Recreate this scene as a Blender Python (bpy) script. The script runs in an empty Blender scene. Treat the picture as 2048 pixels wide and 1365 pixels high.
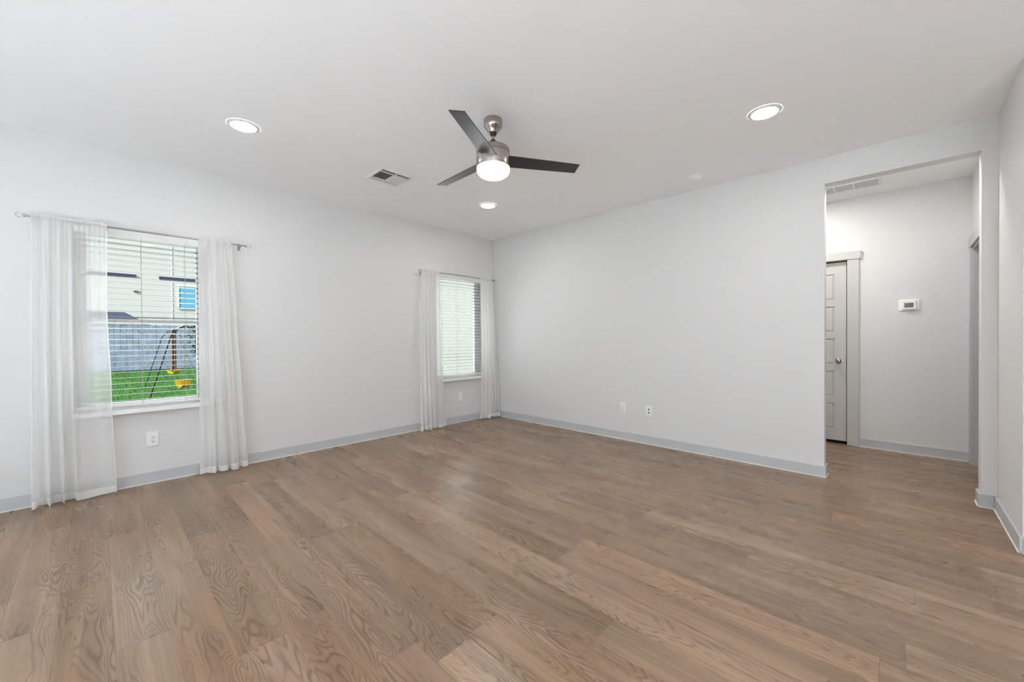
import bpy, bmesh, math, random
from mathutils import Vector, Matrix
import numpy as np

random.seed(7)
scene = bpy.context.scene
COL = scene.collection

# ------------------------------------------------------------------ camera
F_PX = 798.146
PITCH, YAW, ROLL = 0.0072915, 0.7660673, -0.0051688
CAM = Vector((4.54231, -4.32305, 1.20983))
cy_, sy_ = math.cos(YAW), math.sin(YAW)
fw0 = Vector((-sy_, cy_, 0)); rt0 = Vector((cy_, sy_, 0)); up0 = Vector((0, 0, 1))
FW = fw0 * math.cos(PITCH) - up0 * math.sin(PITCH)
UP = fw0 * math.sin(PITCH) + up0 * math.cos(PITCH)
RT = rt0 * math.cos(ROLL) + UP * math.sin(ROLL)
UP2 = -rt0 * math.sin(ROLL) + UP * math.cos(ROLL)
cd = bpy.data.cameras.new('camera')
cam = bpy.data.objects.new('camera', cd); COL.objects.link(cam)
cd.sensor_fit = 'HORIZONTAL'; cd.sensor_width = 36.0
cd.lens = 36.0 * F_PX / 2048.0
cd.clip_start = 0.05; cd.clip_end = 200
cam.matrix_world = Matrix(((RT.x, UP2.x, -FW.x, CAM.x), (RT.y, UP2.y, -FW.y, CAM.y),
                           (RT.z, UP2.z, -FW.z, CAM.z), (0, 0, 0, 1)))
scene.camera = cam

# ------------------------------------------------------------------ world, sun, window daylight, exposure
world = bpy.data.worlds.new('sky'); scene.world = world
world.use_nodes = True
wn = world.node_tree.nodes; wl = world.node_tree.links
bg = wn['Background']
tc = wn.new('ShaderNodeTexCoord'); sep = wn.new('ShaderNodeSeparateXYZ'); ramp = wn.new('ShaderNodeValToRGB')
wl.new(tc.outputs['Generated'], sep.inputs[0])
mrz = wn.new('ShaderNodeMapRange'); mrz.inputs['From Min'].default_value = -1.0
wl.new(sep.outputs['Z'], mrz.inputs['Value']); wl.new(mrz.outputs[0], ramp.inputs[0])
GROUND, LOW, HIGH = (1.0, 0.985, 0.96), (0.97, 0.98, 1.0), (0.76, 0.87, 1.0)     # sunlit ground, horizon, upper sky
GK, SK = 0.4, 0.8
ramp.color_ramp.elements[0].position = 0.485; ramp.color_ramp.elements[0].color = (*[c * GK for c in GROUND], 1)
e_ = ramp.color_ramp.elements.new(0.515); e_.color = (*[c * SK for c in LOW], 1)
ramp.color_ramp.elements[-1].position = 0.85; ramp.color_ramp.elements[-1].color = (*[c * SK for c in HIGH], 1)
wl.new(ramp.outputs[0], bg.inputs['Color']); bg.inputs['Strength'].default_value = 3.0

sd = bpy.data.lights.new('sun', 'SUN'); sun = bpy.data.objects.new('sun', sd); COL.objects.link(sun)
sd.energy = 43.0; sd.angle = math.radians(2.0); sd.color = (0.875, 0.957, 1.07)
sun.rotation_euler = Vector((-0.12, 0.78, -0.66)).to_track_quat('-Z', 'Y').to_euler()

ADDED_REAR_WINDOWS = [(3.3, 5.9), (6.1, 8.8)]          # x ranges of unseen rear glazing added to let sun in, z 0.1..2.62
def daylight(name, loc, direction, sx, sz, power, color=(0.95, 0.98, 1.0)):
    d = bpy.data.lights.new(name, 'AREA'); d.shape = 'RECTANGLE'; d.size = sx; d.size_y = sz
    d.energy = power; d.color = color
    o = bpy.data.objects.new(name, d); COL.objects.link(o)
    o.location = loc; o.rotation_euler = Vector(direction).to_track_quat('-Z', 'Z').to_euler()
    return o
daylight('near_window_daylight', (-0.45, -4.03, 1.3), (1, 0, 0.12), 0.95, 1.5, 17)
daylight('corner_window_daylight', (-0.45, -0.665, 1.3), (1, 0, 0.12), 0.95, 1.5, 17)

vs = scene.view_settings
vs.view_transform = 'Standard'; vs.look = 'None'; vs.gamma = 1.0; vs.use_curve_mapping = False
vs.exposure = 0.24
scene.cycles.diffuse_bounces = 8
scene.cycles.max_bounces = 14
scene.cycles.transparent_max_bounces = 24
scene.cycles.transmission_bounces = 8
scene.cycles.sample_clamp_indirect = 6.0

# ------------------------------------------------------------------ materials
def newmat(name):
    m = bpy.data.materials.new(name); m.use_nodes = True
    return m, m.node_tree.nodes, m.node_tree.links, m.node_tree.nodes['Principled BSDF']

def pmat(name, color, rough=0.5, metal=0.0, spec=0.5, bump=None, coat=0.0, var=None):
    m, n, l, b = newmat(name)
    b.inputs['Base Color'].default_value = (*color, 1)
    b.inputs['Roughness'].default_value = rough
    b.inputs['Metallic'].default_value = metal
    b.inputs['Specular IOR Level'].default_value = spec
    b.inputs['Coat Weight'].default_value = coat
    t = n.new('ShaderNodeTexCoord')
    if bump:
        sc, st = bump
        nz = n.new('ShaderNodeTexNoise'); nz.inputs['Scale'].default_value = sc; nz.inputs['Detail'].default_value = 4
        bp = n.new('ShaderNodeBump'); bp.inputs['Strength'].default_value = st; bp.inputs['Distance'].default_value = 0.002
        l.new(t.outputs['Object'], nz.inputs['Vector']); l.new(nz.outputs['Fac'], bp.inputs['Height'])
        l.new(bp.outputs['Normal'], b.inputs['Normal'])
    if var:
        sc, amt = var
        nz = n.new('ShaderNodeTexNoise'); nz.inputs['Scale'].default_value = sc; nz.inputs['Detail'].default_value = 5
        l.new(t.outputs['Object'], nz.inputs['Vector'])
        rm = n.new('ShaderNodeValToRGB')
        c0 = tuple(max(0, c * (1 - amt)) for c in color); c1 = tuple(min(1, c * (1 + amt)) for c in color)
        rm.color_ramp.elements[0].color = (*c0, 1); rm.color_ramp.elements[1].color = (*c1, 1)
        rm.color_ramp.elements[0].position = 0.3; rm.color_ramp.elements[1].position = 0.7
        l.new(nz.outputs['Fac'], rm.inputs[0]); l.new(rm.outputs[0], b.inputs['Base Color'])
    return m

def emat(name, color, strength):
    m, n, l, b = newmat(name)
    b.inputs['Base Color'].default_value = (0.9, 0.9, 0.9, 1)
    b.inputs['Emission Color'].default_value = (*color, 1)
    b.inputs['Emission Strength'].default_value = strength
    return m

M = {}
M['wall'] = pmat('wall_paint', (0.688, 0.684, 0.679), 0.75, spec=0.25, bump=(140, 0.10))
M['ceil'] = pmat('ceiling_paint', (0.935, 0.945, 0.955), 0.85, spec=0.15, bump=(110, 0.15))
M['base'] = pmat('grey_trim_paint', (0.50, 0.51, 0.52), 0.45, spec=0.35)
M['caulk'] = pmat('white_caulk', (0.86, 0.84, 0.80), 0.6)
M['greige'] = pmat('greige_door_paint', (0.53, 0.525, 0.495), 0.42, spec=0.4)
M['white'] = pmat('white_plastic', (0.84, 0.84, 0.83), 0.4)
M['vinyl'] = pmat('white_vinyl', (0.86, 0.86, 0.86), 0.35)
M['sill'] = pmat('white_sill_paint', (0.86, 0.86, 0.86), 0.35)
M['slat'] = pmat('backlit_grey_slat', (0.23, 0.23, 0.225), 0.35)  # white slats coloured dark grey, their backlit shade put into the colour
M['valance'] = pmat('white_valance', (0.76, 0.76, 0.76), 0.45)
M['cord'] = pmat('cord', (0.42, 0.42, 0.40), 0.7)
M['dark'] = pmat('dark_slot', (0.03, 0.03, 0.03), 0.7)
M['vent_dark'] = pmat('vent_inside', (0.09, 0.08, 0.08), 0.9)
M['vent'] = pmat('vent_enamel', (0.56, 0.55, 0.55), 0.45)
M['vent_white'] = pmat('return_grille_enamel', (0.82, 0.82, 0.82), 0.45)
M['rod'] = pmat('brushed_rod', (0.42, 0.42, 0.43), 0.32, metal=0.9)
M['screen'] = pmat('grey_lcd', (0.10, 0.105, 0.10), 0.3)
M['black'] = pmat('gap_shade_black', (0.008, 0.008, 0.008), 0.9)
M['knob'] = pmat('satin_nickel_knob', (0.36, 0.35, 0.34), 0.28, metal=1.0)
M['canlens'] = emat('downlight_lens', (1.0, 0.985, 0.97), 120.0)
M['canlens_unseen'] = emat('unseen_downlight_lens', (1.0, 0.985, 0.97), 50.0)
M['hallens'] = emat('hall_downlight_lens', (1.0, 0.97, 0.93), 300.0)
M['hall_fill'] = emat('hall_fill_lens', (1.0, 0.985, 0.97), 170.0)  # for the added hidden hall lamp
M['globe'] = emat('fan_globe', (1.0, 0.985, 0.975), 1.6)

def nickel():
    m, n, l, b = newmat('brushed_nickel')
    b.inputs['Base Color'].default_value = (0.36, 0.32, 0.29, 1)
    b.inputs['Metallic'].default_value = 1.0; b.inputs['Roughness'].default_value = 0.27
    b.inputs['Anisotropic'].default_value = 0.4
    return m
M['nickel'] = nickel()

def blade_mat():
    m, n, l, b = newmat('black_blade_laminate')
    t = n.new('ShaderNodeTexCoord'); mp = n.new('ShaderNodeMapping')
    mp.inputs['Scale'].default_value = (2, 60, 60)
    nz = n.new('ShaderNodeTexNoise'); nz.inputs['Scale'].default_value = 6
    l.new(t.outputs['Object'], mp.inputs[0]); l.new(mp.outputs[0], nz.inputs['Vector'])
    r = n.new('ShaderNodeValToRGB')
    r.color_ramp.elements[0].color = (0.014, 0.014, 0.015, 1); r.color_ramp.elements[1].color = (0.028, 0.028, 0.030, 1)
    l.new(nz.outputs['Fac'], r.inputs[0]); l.new(r.outputs[0], b.inputs['Base Color'])
    b.inputs['Roughness'].default_value = 0.30
    b.inputs['Specular IOR Level'].default_value = 0.6
    return m
M['blade'] = blade_mat()

def glass_pane():
    m = bpy.data.materials.new('window_glass'); m.use_nodes = True
    n = m.node_tree.nodes; l = m.node_tree.links; n.clear()
    o = n.new('ShaderNodeOutputMaterial'); mx = n.new('ShaderNodeMixShader')
    tr = n.new('ShaderNodeBsdfTransparent'); tr.inputs[0].default_value = (0.97, 0.98, 0.97, 1)
    gl = n.new('ShaderNodeBsdfGlossy'); gl.inputs['Roughness'].default_value = 0.02
    fr = n.new('ShaderNodeFresnel'); fr.inputs['IOR'].default_value = 1.12
    l.new(fr.outputs[0], mx.inputs[0]); l.new(tr.outputs[0], mx.inputs[1]); l.new(gl.outputs[0], mx.inputs[2])
    l.new(mx.outputs[0], o.inputs[0]); return m
M['glass'] = glass_pane()

def crystal():
    m, n, l, b = newmat('clear_crystal')
    b.inputs['Base Color'].default_value = (0.97, 0.98, 0.99, 1)
    b.inputs['Roughness'].default_value = 0.03; b.inputs['Transmission Weight'].default_value = 1.0
    b.inputs['IOR'].default_value = 1.5
    return m
M['crystal'] = crystal()

def sheer(name, opacity):
    m = bpy.data.materials.new(name); m.use_nodes = True
    n = m.node_tree.nodes; l = m.node_tree.links; n.clear()
    o = n.new('ShaderNodeOutputMaterial'); mx = n.new('ShaderNodeMixShader')
    tr = n.new('ShaderNodeBsdfTransparent')
    df = n.new('ShaderNodeBsdfDiffuse'); df.inputs[0].default_value = (0.95, 0.95, 0.945, 1)
    tl = n.new('ShaderNodeBsdfTranslucent'); tl.inputs[0].default_value = (0.92, 0.92, 0.915, 1)
    m2 = n.new('ShaderNodeMixShader'); m2.inputs[0].default_value = 0.42
    l.new(df.outputs[0], m2.inputs[1]); l.new(tl.outputs[0], m2.inputs[2])
    # woven threads cover more of the view at a glancing angle
    lw = n.new('ShaderNodeLayerWeight'); lw.inputs['Blend'].default_value = 0.35
    mr = n.new('ShaderNodeMapRange')
    mr.inputs['To Min'].default_value = opacity; mr.inputs['To Max'].default_value = min(1.0, opacity + 0.35)
    l.new(lw.outputs['Facing'], mr.inputs['Value'])
    l.new(mr.outputs[0], mx.inputs[0]); l.new(tr.outputs[0], mx.inputs[1]); l.new(m2.outputs[0], mx.inputs[2])
    l.new(mx.outputs[0], o.inputs[0]); return m
M['sheer'] = sheer('white_sheer_voile', 0.52)
M['hem'] = sheer('white_sheer_double_hem', 0.82)

# ---- floor: oak plank material, per-plank random numbers come from the mesh
def floor_mat():
    m, n, l, b = newmat('oak_plank_floor')
    def math_(op, a=None, bb=None, c=None):
        x = n.new('ShaderNodeMath'); x.operation = op
        for i, v in enumerate((a, bb, c)):
            if v is None: continue
            if isinstance(v, (int, float)): x.inputs[i].default_value = v
            else: l.new(v, x.inputs[i])
        return x.outputs[0]
    uv = n.new('ShaderNodeUVMap'); uv.uv_map = 'plank_uv'
    att = n.new('ShaderNodeVertexColor'); att.layer_name = 'plank_id'
    sc = n.new('ShaderNodeSeparateColor'); l.new(att.outputs['Color'], sc.inputs[0])
    r1, r2, r3 = sc.outputs[0], sc.outputs[1], sc.outputs[2]
    su = n.new('ShaderNodeSeparateXYZ'); l.new(uv.outputs[0], su.inputs[0])
    U, V = su.outputs[0], su.outputs[1]
    zoff = math_('MULTIPLY', r3, 40.0)
    uo = math_('ADD', U, math_('MULTIPLY', r1, 30.0))
    vo = math_('ADD', V, math_('MULTIPLY', r2, 11.0))
    def vec(a, c, z):
        x = n.new('ShaderNodeCombineXYZ'); l.new(a, x.inputs[0]); l.new(c, x.inputs[1]); l.new(z, x.inputs[2]); return x.outputs[0]
    def noise(v, s, d, dist=0.0, rough=0.5):
        x = n.new('ShaderNodeTexNoise'); x.inputs['Scale'].default_value = s; x.inputs['Detail'].default_value = d
        x.inputs['Distortion'].default_value = dist; x.inputs['Roughness'].default_value = rough
        l.new(v, x.inputs['Vector']); return x.outputs['Fac']
    # cathedral figure: contour lines of a stretched smooth noise
    smooth = noise(vec(math_('MULTIPLY', uo, 1.5), math_('MULTIPLY', vo, 9.0), zoff), 1.0, 1.6, 0.25)
    rings = math_('SINE', math_('MULTIPLY', smooth, 150.0))
    rings = math_('MULTIPLY_ADD', rings, 0.5, 0.5)
    rings = math_('POWER', rings, 3.2)
    patch = noise(vec(math_('MULTIPLY', uo, 1.1), math_('MULTIPLY', vo, 5.0), zoff), 1.3, 2.0)
    pr = n.new('ShaderNodeMapRange'); pr.inputs['From Min'].default_value = 0.38; pr.inputs['From Max'].default_value = 0.62
    l.new(patch, pr.inputs['Value'])
    rings = math_('MULTIPLY', rings, pr.outputs[0])
    # fine straight grain and broad streaks
    fine = noise(vec(math_('MULTIPLY', uo, 2.2), math_('MULTIPLY', vo, 105.0), zoff), 1.0, 2.0, 0.0, 0.5)
    broad = noise(vec(math_('MULTIPLY', uo, 0.9), math_('MULTIPLY', vo, 15.0), zoff), 1.0, 1.6, 0.15)
    knots = noise(vec(math_('MULTIPLY', uo, 5.0), math_('MULTIPLY', vo, 16.0), zoff), 1.0, 1.0)
    kr = n.new('ShaderNodeMapRange'); kr.inputs['From Min'].default_value = 0.72; kr.inputs['From Max'].default_value = 0.82
    l.new(knots, kr.inputs['Value'])
    t = math_('MULTIPLY', math_('SUBTRACT', fine, 0.5), 0.30)
    t = math_('ADD', t, math_('MULTIPLY', math_('SUBTRACT', broad, 0.5), 0.50))
    t = math_('SUBTRACT', t, math_('MULTIPLY', rings, 0.30))
    t = math_('SUBTRACT', t, math_('MULTIPLY', kr.outputs[0], 0.30))
    t = math_('ADD', t, math_('MULTIPLY', math_('SUBTRACT', r2, 0.5), 0.15))
    er = n.new('ShaderNodeMapRange'); er.inputs['From Min'].default_value = 0.55; er.inputs['From Max'].default_value = 1.28
    l.new(U, er.inputs['Value'])
    t = math_('SUBTRACT', t, math_('MULTIPLY', math_('MULTIPLY', er.outputs[0], r1), 0.13))
    t = math_('ADD', t, 0.47)
    cr = n.new('ShaderNodeValToRGB')
    e = cr.color_ramp.elements
    e[0].position = 0.0; e[0].color = (0.11, 0.068, 0.044, 1)
    e[1].position = 1.0; e[1].color = (0.47, 0.345, 0.245, 1)
    k = e.new(0.35); k.color = (0.205, 0.138, 0.092, 1)
    k = e.new(0.62); k.color = (0.330, 0.228, 0.155, 1)
    l.new(t, cr.inputs[0])
    # plank to plank hue drift (greyer / redder boards)
    hs = n.new('ShaderNodeHueSaturation')
    l.new(math_('MULTIPLY_ADD', r1, 0.005, 0.4975), hs.inputs['Hue'])
    l.new(math_('MULTIPLY_ADD', r3, 0.14, 1.08), hs.inputs['Saturation'])
    l.new(cr.outputs[0], hs.inputs['Color'])
    l.new(hs.outputs[0], b.inputs['Base Color'])
    rr = math_('MULTIPLY_ADD', smooth, 0.10, 0.23)
    l.new(rr, b.inputs['Roughness'])
    b.inputs['Specular IOR Level'].default_value = 0.42
    bp = n.new('ShaderNodeBump'); bp.inputs['Strength'].default_value = 0.16; bp.inputs['Distance'].default_value = 0.002
    hgt = math_('ADD', math_('MULTIPLY', rings, 1.2), math_('MULTIPLY', fine, 0.12))
    l.new(hgt, bp.inputs['Height']); l.new(bp.outputs[0], b.inputs['Normal'])
    return m
M['floor'] = floor_mat()
M['seam'] = pmat('plank_seam', (0.15, 0.105, 0.075), 0.7)

M['tile'] = pmat('pale_bounce_floor', (0.86, 0.86, 0.86), 0.4, var=(2.0, 0.04))  # colour of the added rear floor, pale to bounce sun upward
# exterior
EXT = dict(spec=0.04)
M['grass'] = pmat('lawn_grass', (0.0095, 0.029, 0.0045), 0.9, var=(1.8, 0.30), **EXT)
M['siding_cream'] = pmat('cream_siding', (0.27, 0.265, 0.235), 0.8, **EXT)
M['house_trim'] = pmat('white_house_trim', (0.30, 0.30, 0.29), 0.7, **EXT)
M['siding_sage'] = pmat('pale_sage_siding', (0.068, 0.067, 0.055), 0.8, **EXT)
M['fence'] = pmat('weathered_fence', (0.115, 0.135, 0.168), 0.9, var=(3.0, 0.25), **EXT)
M['fence_dark'] = pmat('fence_gap', (0.012, 0.014, 0.018), 0.9, **EXT)
M['shingle'] = pmat('grey_shingle', (0.012, 0.014, 0.019), 0.9, var=(6.0, 0.3), **EXT)
M['strip'] = pmat('slate_fascia', (0.028, 0.028, 0.05), 0.7, **EXT)
M['cyan'] = pmat('blue_window_film', (0.055, 0.19, 0.26), 0.5, **EXT)
M['bark'] = pmat('brown_strap', (0.055, 0.037, 0.026), 0.9, **EXT)
M['yellow'] = pmat('yellow_plastic', (0.22, 0.135, 0.004), 0.7, **EXT)
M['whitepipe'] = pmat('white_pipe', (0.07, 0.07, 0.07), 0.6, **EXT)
M['darkpipe'] = pmat('dark_pipe', (0.006, 0.007, 0.007), 0.6, **EXT)
M['leaf'] = pmat('dark_leaf', (0.007, 0.02, 0.009), 0.8, var=(8.0, 0.4), **EXT)

# ------------------------------------------------------------------ mesh helpers
def box(bm, x0, x1, y0, y1, z0, z1):
    v = [bm.verts.new(p) for p in ((x0, y0, z0), (x1, y0, z0), (x1, y1, z0), (x0, y1, z0),
                                   (x0, y0, z1), (x1, y0, z1), (x1, y1, z1), (x0, y1, z1))]
    for f in ((3, 2, 1, 0), (4, 5, 6, 7), (0, 1, 5, 4), (1, 2, 6, 5), (2, 3, 7, 6), (3, 0, 4, 7)):
        bm.faces.new([v[i] for i in f])
    return v

def lathe(bm, prof, center=(0, 0, 0), axis='Z', seg=40):
    """prof: list of (radius, height) from one end to the other."""
    rings = []
    c = Vector(center)
    for r, h in prof:
        ring = []
        if r < 1e-6:
            p = {'Z': Vector((0, 0, h)), 'X': Vector((h, 0, 0)), 'Y': Vector((0, h, 0))}[axis]
            rings.append([bm.verts.new(c + p)]); continue
        for i in range(seg):
            a = 2 * math.pi * i / seg
            u, v = r * math.cos(a), r * math.sin(a)
            p = {'Z': Vector((u, v, h)), 'X': Vector((h, u, v)), 'Y': Vector((v, h, u))}[axis]
            ring.append(bm.verts.new(c + p))
        rings.append(ring)
    for A, B in zip(rings[:-1], rings[1:]):
        if len(A) == 1 and len(B) == 1: continue
        for i in range(seg):
            j = (i + 1) % seg
            if len(A) == 1: f = [A[0], B[j], B[i]]
            elif len(B) == 1: f = [A[i], A[j], B[0]]
            else: f = [A[i], A[j], B[j], B[i]]
            try: bm.faces.new(f)
            except ValueError: pass

def tube(bm, pts, r, seg=8):
    pts = [Vector(p) for p in pts]
    prev = None
    for i, p in enumerate(pts):
        d = (pts[min(i + 1, len(pts) - 1)] - pts[max(i - 1, 0)]).normalized()
        a = d.cross(Vector((0, 0, 1)))
        if a.length < 1e-3: a = d.cross(Vector((1, 0, 0)))
        a.normalize(); b = d.cross(a).normalized()
        ring = [bm.verts.new(p + a * r * math.cos(2 * math.pi * k / seg) + b * r * math.sin(2 * math.pi * k / seg)) for k in range(seg)]
        if prev:
            for k in range(seg):
                bm.faces.new([prev[k], prev[(k + 1) % seg], ring[(k + 1) % seg], ring[k]])
        else: bm.faces.new(ring[::-1])
        prev = ring
    bm.faces.new(prev)

def obj(name, bm, mat, parent=None, smooth=False, bevel=0.0, seg=2, origin=None):
    """link a bmesh (world coordinates) as one mesh object; children keep world position."""
    bmesh.ops.recalc_face_normals(bm, faces=bm.faces[:])
    me = bpy.data.meshes.new(name)
    org = Vector(origin) if origin is not None else None
    if org is None:
        if parent is not None: org = parent.location.copy()
        else: org = Vector((0, 0, 0))
    if org.length > 0: bmesh.ops.translate(bm, vec=-org, verts=bm.verts[:])
    bm.to_mesh(me); bm.free()
    o = bpy.data.objects.new(name, me); COL.objects.link(o)
    if mat is not None: me.materials.append(mat)
    if smooth:
        for p in me.polygons: p.use_smooth = True
        me.set_sharp_from_angle(angle=math.radians(40))
    if bevel:
        md = o.modifiers.new('bevel', 'BEVEL'); md.width = bevel; md.segments = seg; md.limit_method = 'ANGLE'
    if parent is None: o.location = org
    else:
        o.parent = parent
        o.location = org - world_loc(parent)
    return o

def world_loc(o):
    p = o.location.copy(); q = o.parent
    while q is not None: p += q.location; q = q.parent
    return p

def part(name, bm, mat, parent, **k):
    k.setdefault('origin', world_loc(parent))
    return obj(name, bm, mat, parent, **k)

def thing(name, loc, label, cat, group=None):
    o = bpy.data.objects.new(name, None); COL.objects.link(o); o.location = loc
    o.empty_display_size = 0.1
    return tag(o, label, cat, group)

def tag(o, label, cat, group=None, kind=None):
    o['label'] = label; o['category'] = cat
    if group: o['group'] = group
    if kind: o['kind'] = kind
    return o

def struct(name, bm, mat, label=None, cat=None, parent=None, **k):
    o = obj(name, bm, mat, parent, **k)
    o['kind'] = 'structure'
    if label: o['label'] = label
    if cat: o['category'] = cat
    return o

def B(): return bmesh.new()
def bx(*a):
    bm = B(); box(bm, *a); return bm

def slab(axis, p0, p1, u0, u1, z0, z1, holes):
    """wall slab with rectangular holes. axis 'x': plane normal x (u=y); axis 'y': normal y (u=x)."""
    bm = B()
    us = sorted({u0, u1, *[h[0] for h in holes], *[h[1] for h in holes]})
    zs = sorted({z0, z1, *[h[2] for h in holes], *[h[3] for h in holes]})
    def solid(i, j):
        if i < 0 or j < 0 or i >= len(us) - 1 or j >= len(zs) - 1: return False
        uc, zc = (us[i] + us[i + 1]) / 2, (zs[j] + zs[j + 1]) / 2
        return not any(h[0] < uc < h[1] and h[2] < zc < h[3] for h in holes)
    cache = {}
    def V(p, u, z):
        k = (p, u, z)
        if k not in cache: cache[k] = bm.verts.new((p, u, z) if axis == 'x' else (u, p, z))
        return cache[k]
    for i in range(len(us) - 1):
        for j in range(len(zs) - 1):
            if not solid(i, j): continue
            a, b, c, d = us[i], us[i + 1], zs[j], zs[j + 1]
            for p in (p0, p1): bm.faces.new([V(p, a, c), V(p, b, c), V(p, b, d), V(p, a, d)])
            if not solid(i - 1, j): bm.faces.new([V(p0, a, c), V(p1, a, c), V(p1, a, d), V(p0, a, d)])
            if not solid(i + 1, j): bm.faces.new([V(p0, b, c), V(p1, b, c), V(p1, b, d), V(p0, b, d)])
            if not solid(i, j - 1): bm.faces.new([V(p0, a, c), V(p1, a, c), V(p1, b, c), V(p0, b, c)])
            if not solid(i, j + 1): bm.faces.new([V(p0, a, d), V(p1, a, d), V(p1, b, d), V(p0, b, d)])
    return bm

# ------------------------------------------------------------------ room shell
H = 2.74
W1 = (-4.455, -3.605, 0.612, 2.125)       # window openings in the left wall: y0, y1, z0, z1
W2 = (-1.095, -0.235, 0.612, 2.125)
OPEN = (4.10, 4.976, 2.515)               # hall opening in the back wall
HALL_Y = 1.47                             # far wall of the hall
struct('wall_left', slab('x', -0.16, 0.0, -8.0, 0.0, -0.1, H, [W1, W2]), M['wall'],
       'white wall on the left with the two curtained windows', 'wall')
struct('wall_back', slab('y', 0.0, 0.115, -0.16, 5.05, 0.0, H, [(OPEN[0], OPEN[1], 0.0, OPEN[2])]), M['wall'],
       'plain white wall facing the camera with the hall opening', 'wall')
struct('wall_right', slab('x', 5.05, 5.16, -0.77, 0.115, 0.0, H, []), M['wall'],
       'short white wall stub at the right edge beside the hall opening', 'wall')
struct('wall_dining', slab('y', -0.77, -0.65, 5.16, 9.0, 0.0, H, []), M['wall'], 'white wall running right of the stub', 'wall')
struct('wall_far_right', slab('x', 9.0, 9.14, -8.0, -0.65, 0.0, H, []), M['wall'], 'white side wall of the open room', 'wall')
struct('wall_rear', slab('y', -8.14, -8.0, -0.16, 9.14, 0.0, H, [(a, b, 0.1, 2.62) for a, b in ADDED_REAR_WINDOWS]), M['wall'], 'white wall behind the viewer', 'wall')
DOOR = (3.36, 4.155, 0.0, 2.062)
struct('wall_hall_back', slab('y', HALL_Y, HALL_Y + 0.12, 2.3, 5.06, 0.0, H, [DOOR]), M['wall'],
       'white hall wall with the thermostat and the grey door', 'wall')
HD = (0.42, 1.345, 0.0, 2.04)
struct('wall_hall_right', slab('x', 5.06, 5.17, 0.115, HALL_Y + 0.12, 0.0, H, [HD]), M['wall'], 'white hall side wall with a cased doorway', 'wall')
struct('wall_hall_left', slab('x', 2.18, 2.3, 0.115, HALL_Y + 0.12, 0.0, H, []), M['wall'], 'white end wall of the hall', 'wall')
bm = B()
box(bm, 5.17, 6.6, 1.7, 1.82, 0, H); box(bm, 5.17, 6.6, 0.0, 0.12, 0, H); box(bm, 6.6, 6.72, 0.0, 1.82, 0, H)
box(bm, 5.17, 5.2, 1.59, 1.7, 0, H)
struct('wall_side_room', bm, M['wall'], 'white walls of the room beyond the hall doorway', 'wall')
struct('ceiling', bx(-0.4, 9.2, -8.3, 2.0, H, H + 0.25), M['ceil'], 'white ceiling with downlights and a fan', 'ceiling')

# floor: every plank a face of one mesh; known board ends come first, the rest are random
PW = 0.166; Y0 = -3.954
ENDS = {0: 2.74, 4: 3.285, 18: 4.233, 12: 3.956, 6: 3.675, 10: 4.57, 16: 4.855}
bm = B(); uvl = bm.loops.layers.uv.new('plank_uv'); cl = bm.loops.layers.color.new('plank_id')
x_min, x_max = -0.1, 9.1
fr = random.Random(11)
GAP = 0.0008
r0 = int(math.floor((-8.1 - Y0) / PW)); r1 = int(math.ceil((1.75 - Y0) / PW))
for r in range(r0, r1):
    ya = Y0 + r * PW; yb = ya + PW
    end = ENDS.get(r, fr.uniform(0, 1.3))
    cuts = [end]
    while cuts[-1] < x_max: cuts.append(cuts[-1] + 1.30)
    while cuts[0] > x_min: cuts.insert(0, cuts[0] - 1.30)
    for i in range(len(cuts) - 1):
        xa, xb = cuts[i], cuts[i + 1]
        rid = (fr.random(), fr.random(), fr.random())
        if r in ENDS and abs(xb - ENDS[r]) < 1e-3: rid = (rid[0], 0.12, rid[2])
        if r in ENDS and abs(xa - ENDS[r]) < 1e-3: rid = (rid[0], 0.72, rid[2])
        ca, cb = max(xa, x_min), min(xb, x_max)
        if cb - ca < 0.01: continue
        vs_ = [bm.verts.new(p) for p in ((ca + GAP, ya + GAP * .6, 0), (cb - GAP, ya + GAP * .6, 0), (cb - GAP, yb - GAP * .6, 0), (ca + GAP, yb - GAP * .6, 0))]
        f = bm.faces.new(vs_)
        for lp in f.loops:
            lp[uvl].uv = (lp.vert.co.x - xa, lp.vert.co.y - ya); lp[cl] = (*rid, 1)
floor = struct('floor', bm, M['floor'], 'brown oak plank floor running across the empty room', 'floor')
part('plank_seams', bx(x_min, x_max, -8.1, 1.75, -0.12, -0.0006), M['seam'], floor)

struct('bounce_floor', bx(x_min, x_max, -8.0, -5.3, 0.0003, 0.004), M['tile'], 'added pale floor behind the viewer that bounces sun to the ceiling', 'floor')  # unseen floor added to throw sunlight up at the ceiling

# ------------------------------------------------------------------ baseboards with the pale caulk line at the floor
BH, BT = 0.0925, 0.013
def baseboard(name, x0, x1, y0, y1, side, label):
    """side: which way the visible face looks: '+x','-x','-y','+y'"""
    o = struct(name, bx(x0, x1, y0, y1, 0.0, BH), M['base'], label, 'baseboard', bevel=0.002)
    c = 0.005
    d = {'+x': (x1, x1 + c, y0, y1), '-x': (x0 - c, x0, y0, y1), '-y': (x0, x1, y0 - c, y0), '+y': (x0, x1, y1, y1 + c)}[side]
    part('caulk_line', bx(*d, 0.0, 0.006), M['caulk'], o)
    return o
baseboard('baseboard_left', 0.0, BT, -8.0, 0.0, '+x', 'grey baseboard along the left window wall')
baseboard('baseboard_back', BT, OPEN[0] + BT, -BT, 0.0, '-y', 'grey baseboard along the plain back wall')
baseboard('baseboard_jamb_left', OPEN[0], OPEN[0] + BT, 0.0, 0.128, '+x', 'grey baseboard return on the left side of the hall opening')
baseboard('baseboard_stub', OPEN[1] - BT, 5.05 - BT, -BT, 0.0, '-y', 'grey baseboard on the narrow strip right of the opening')
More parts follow.
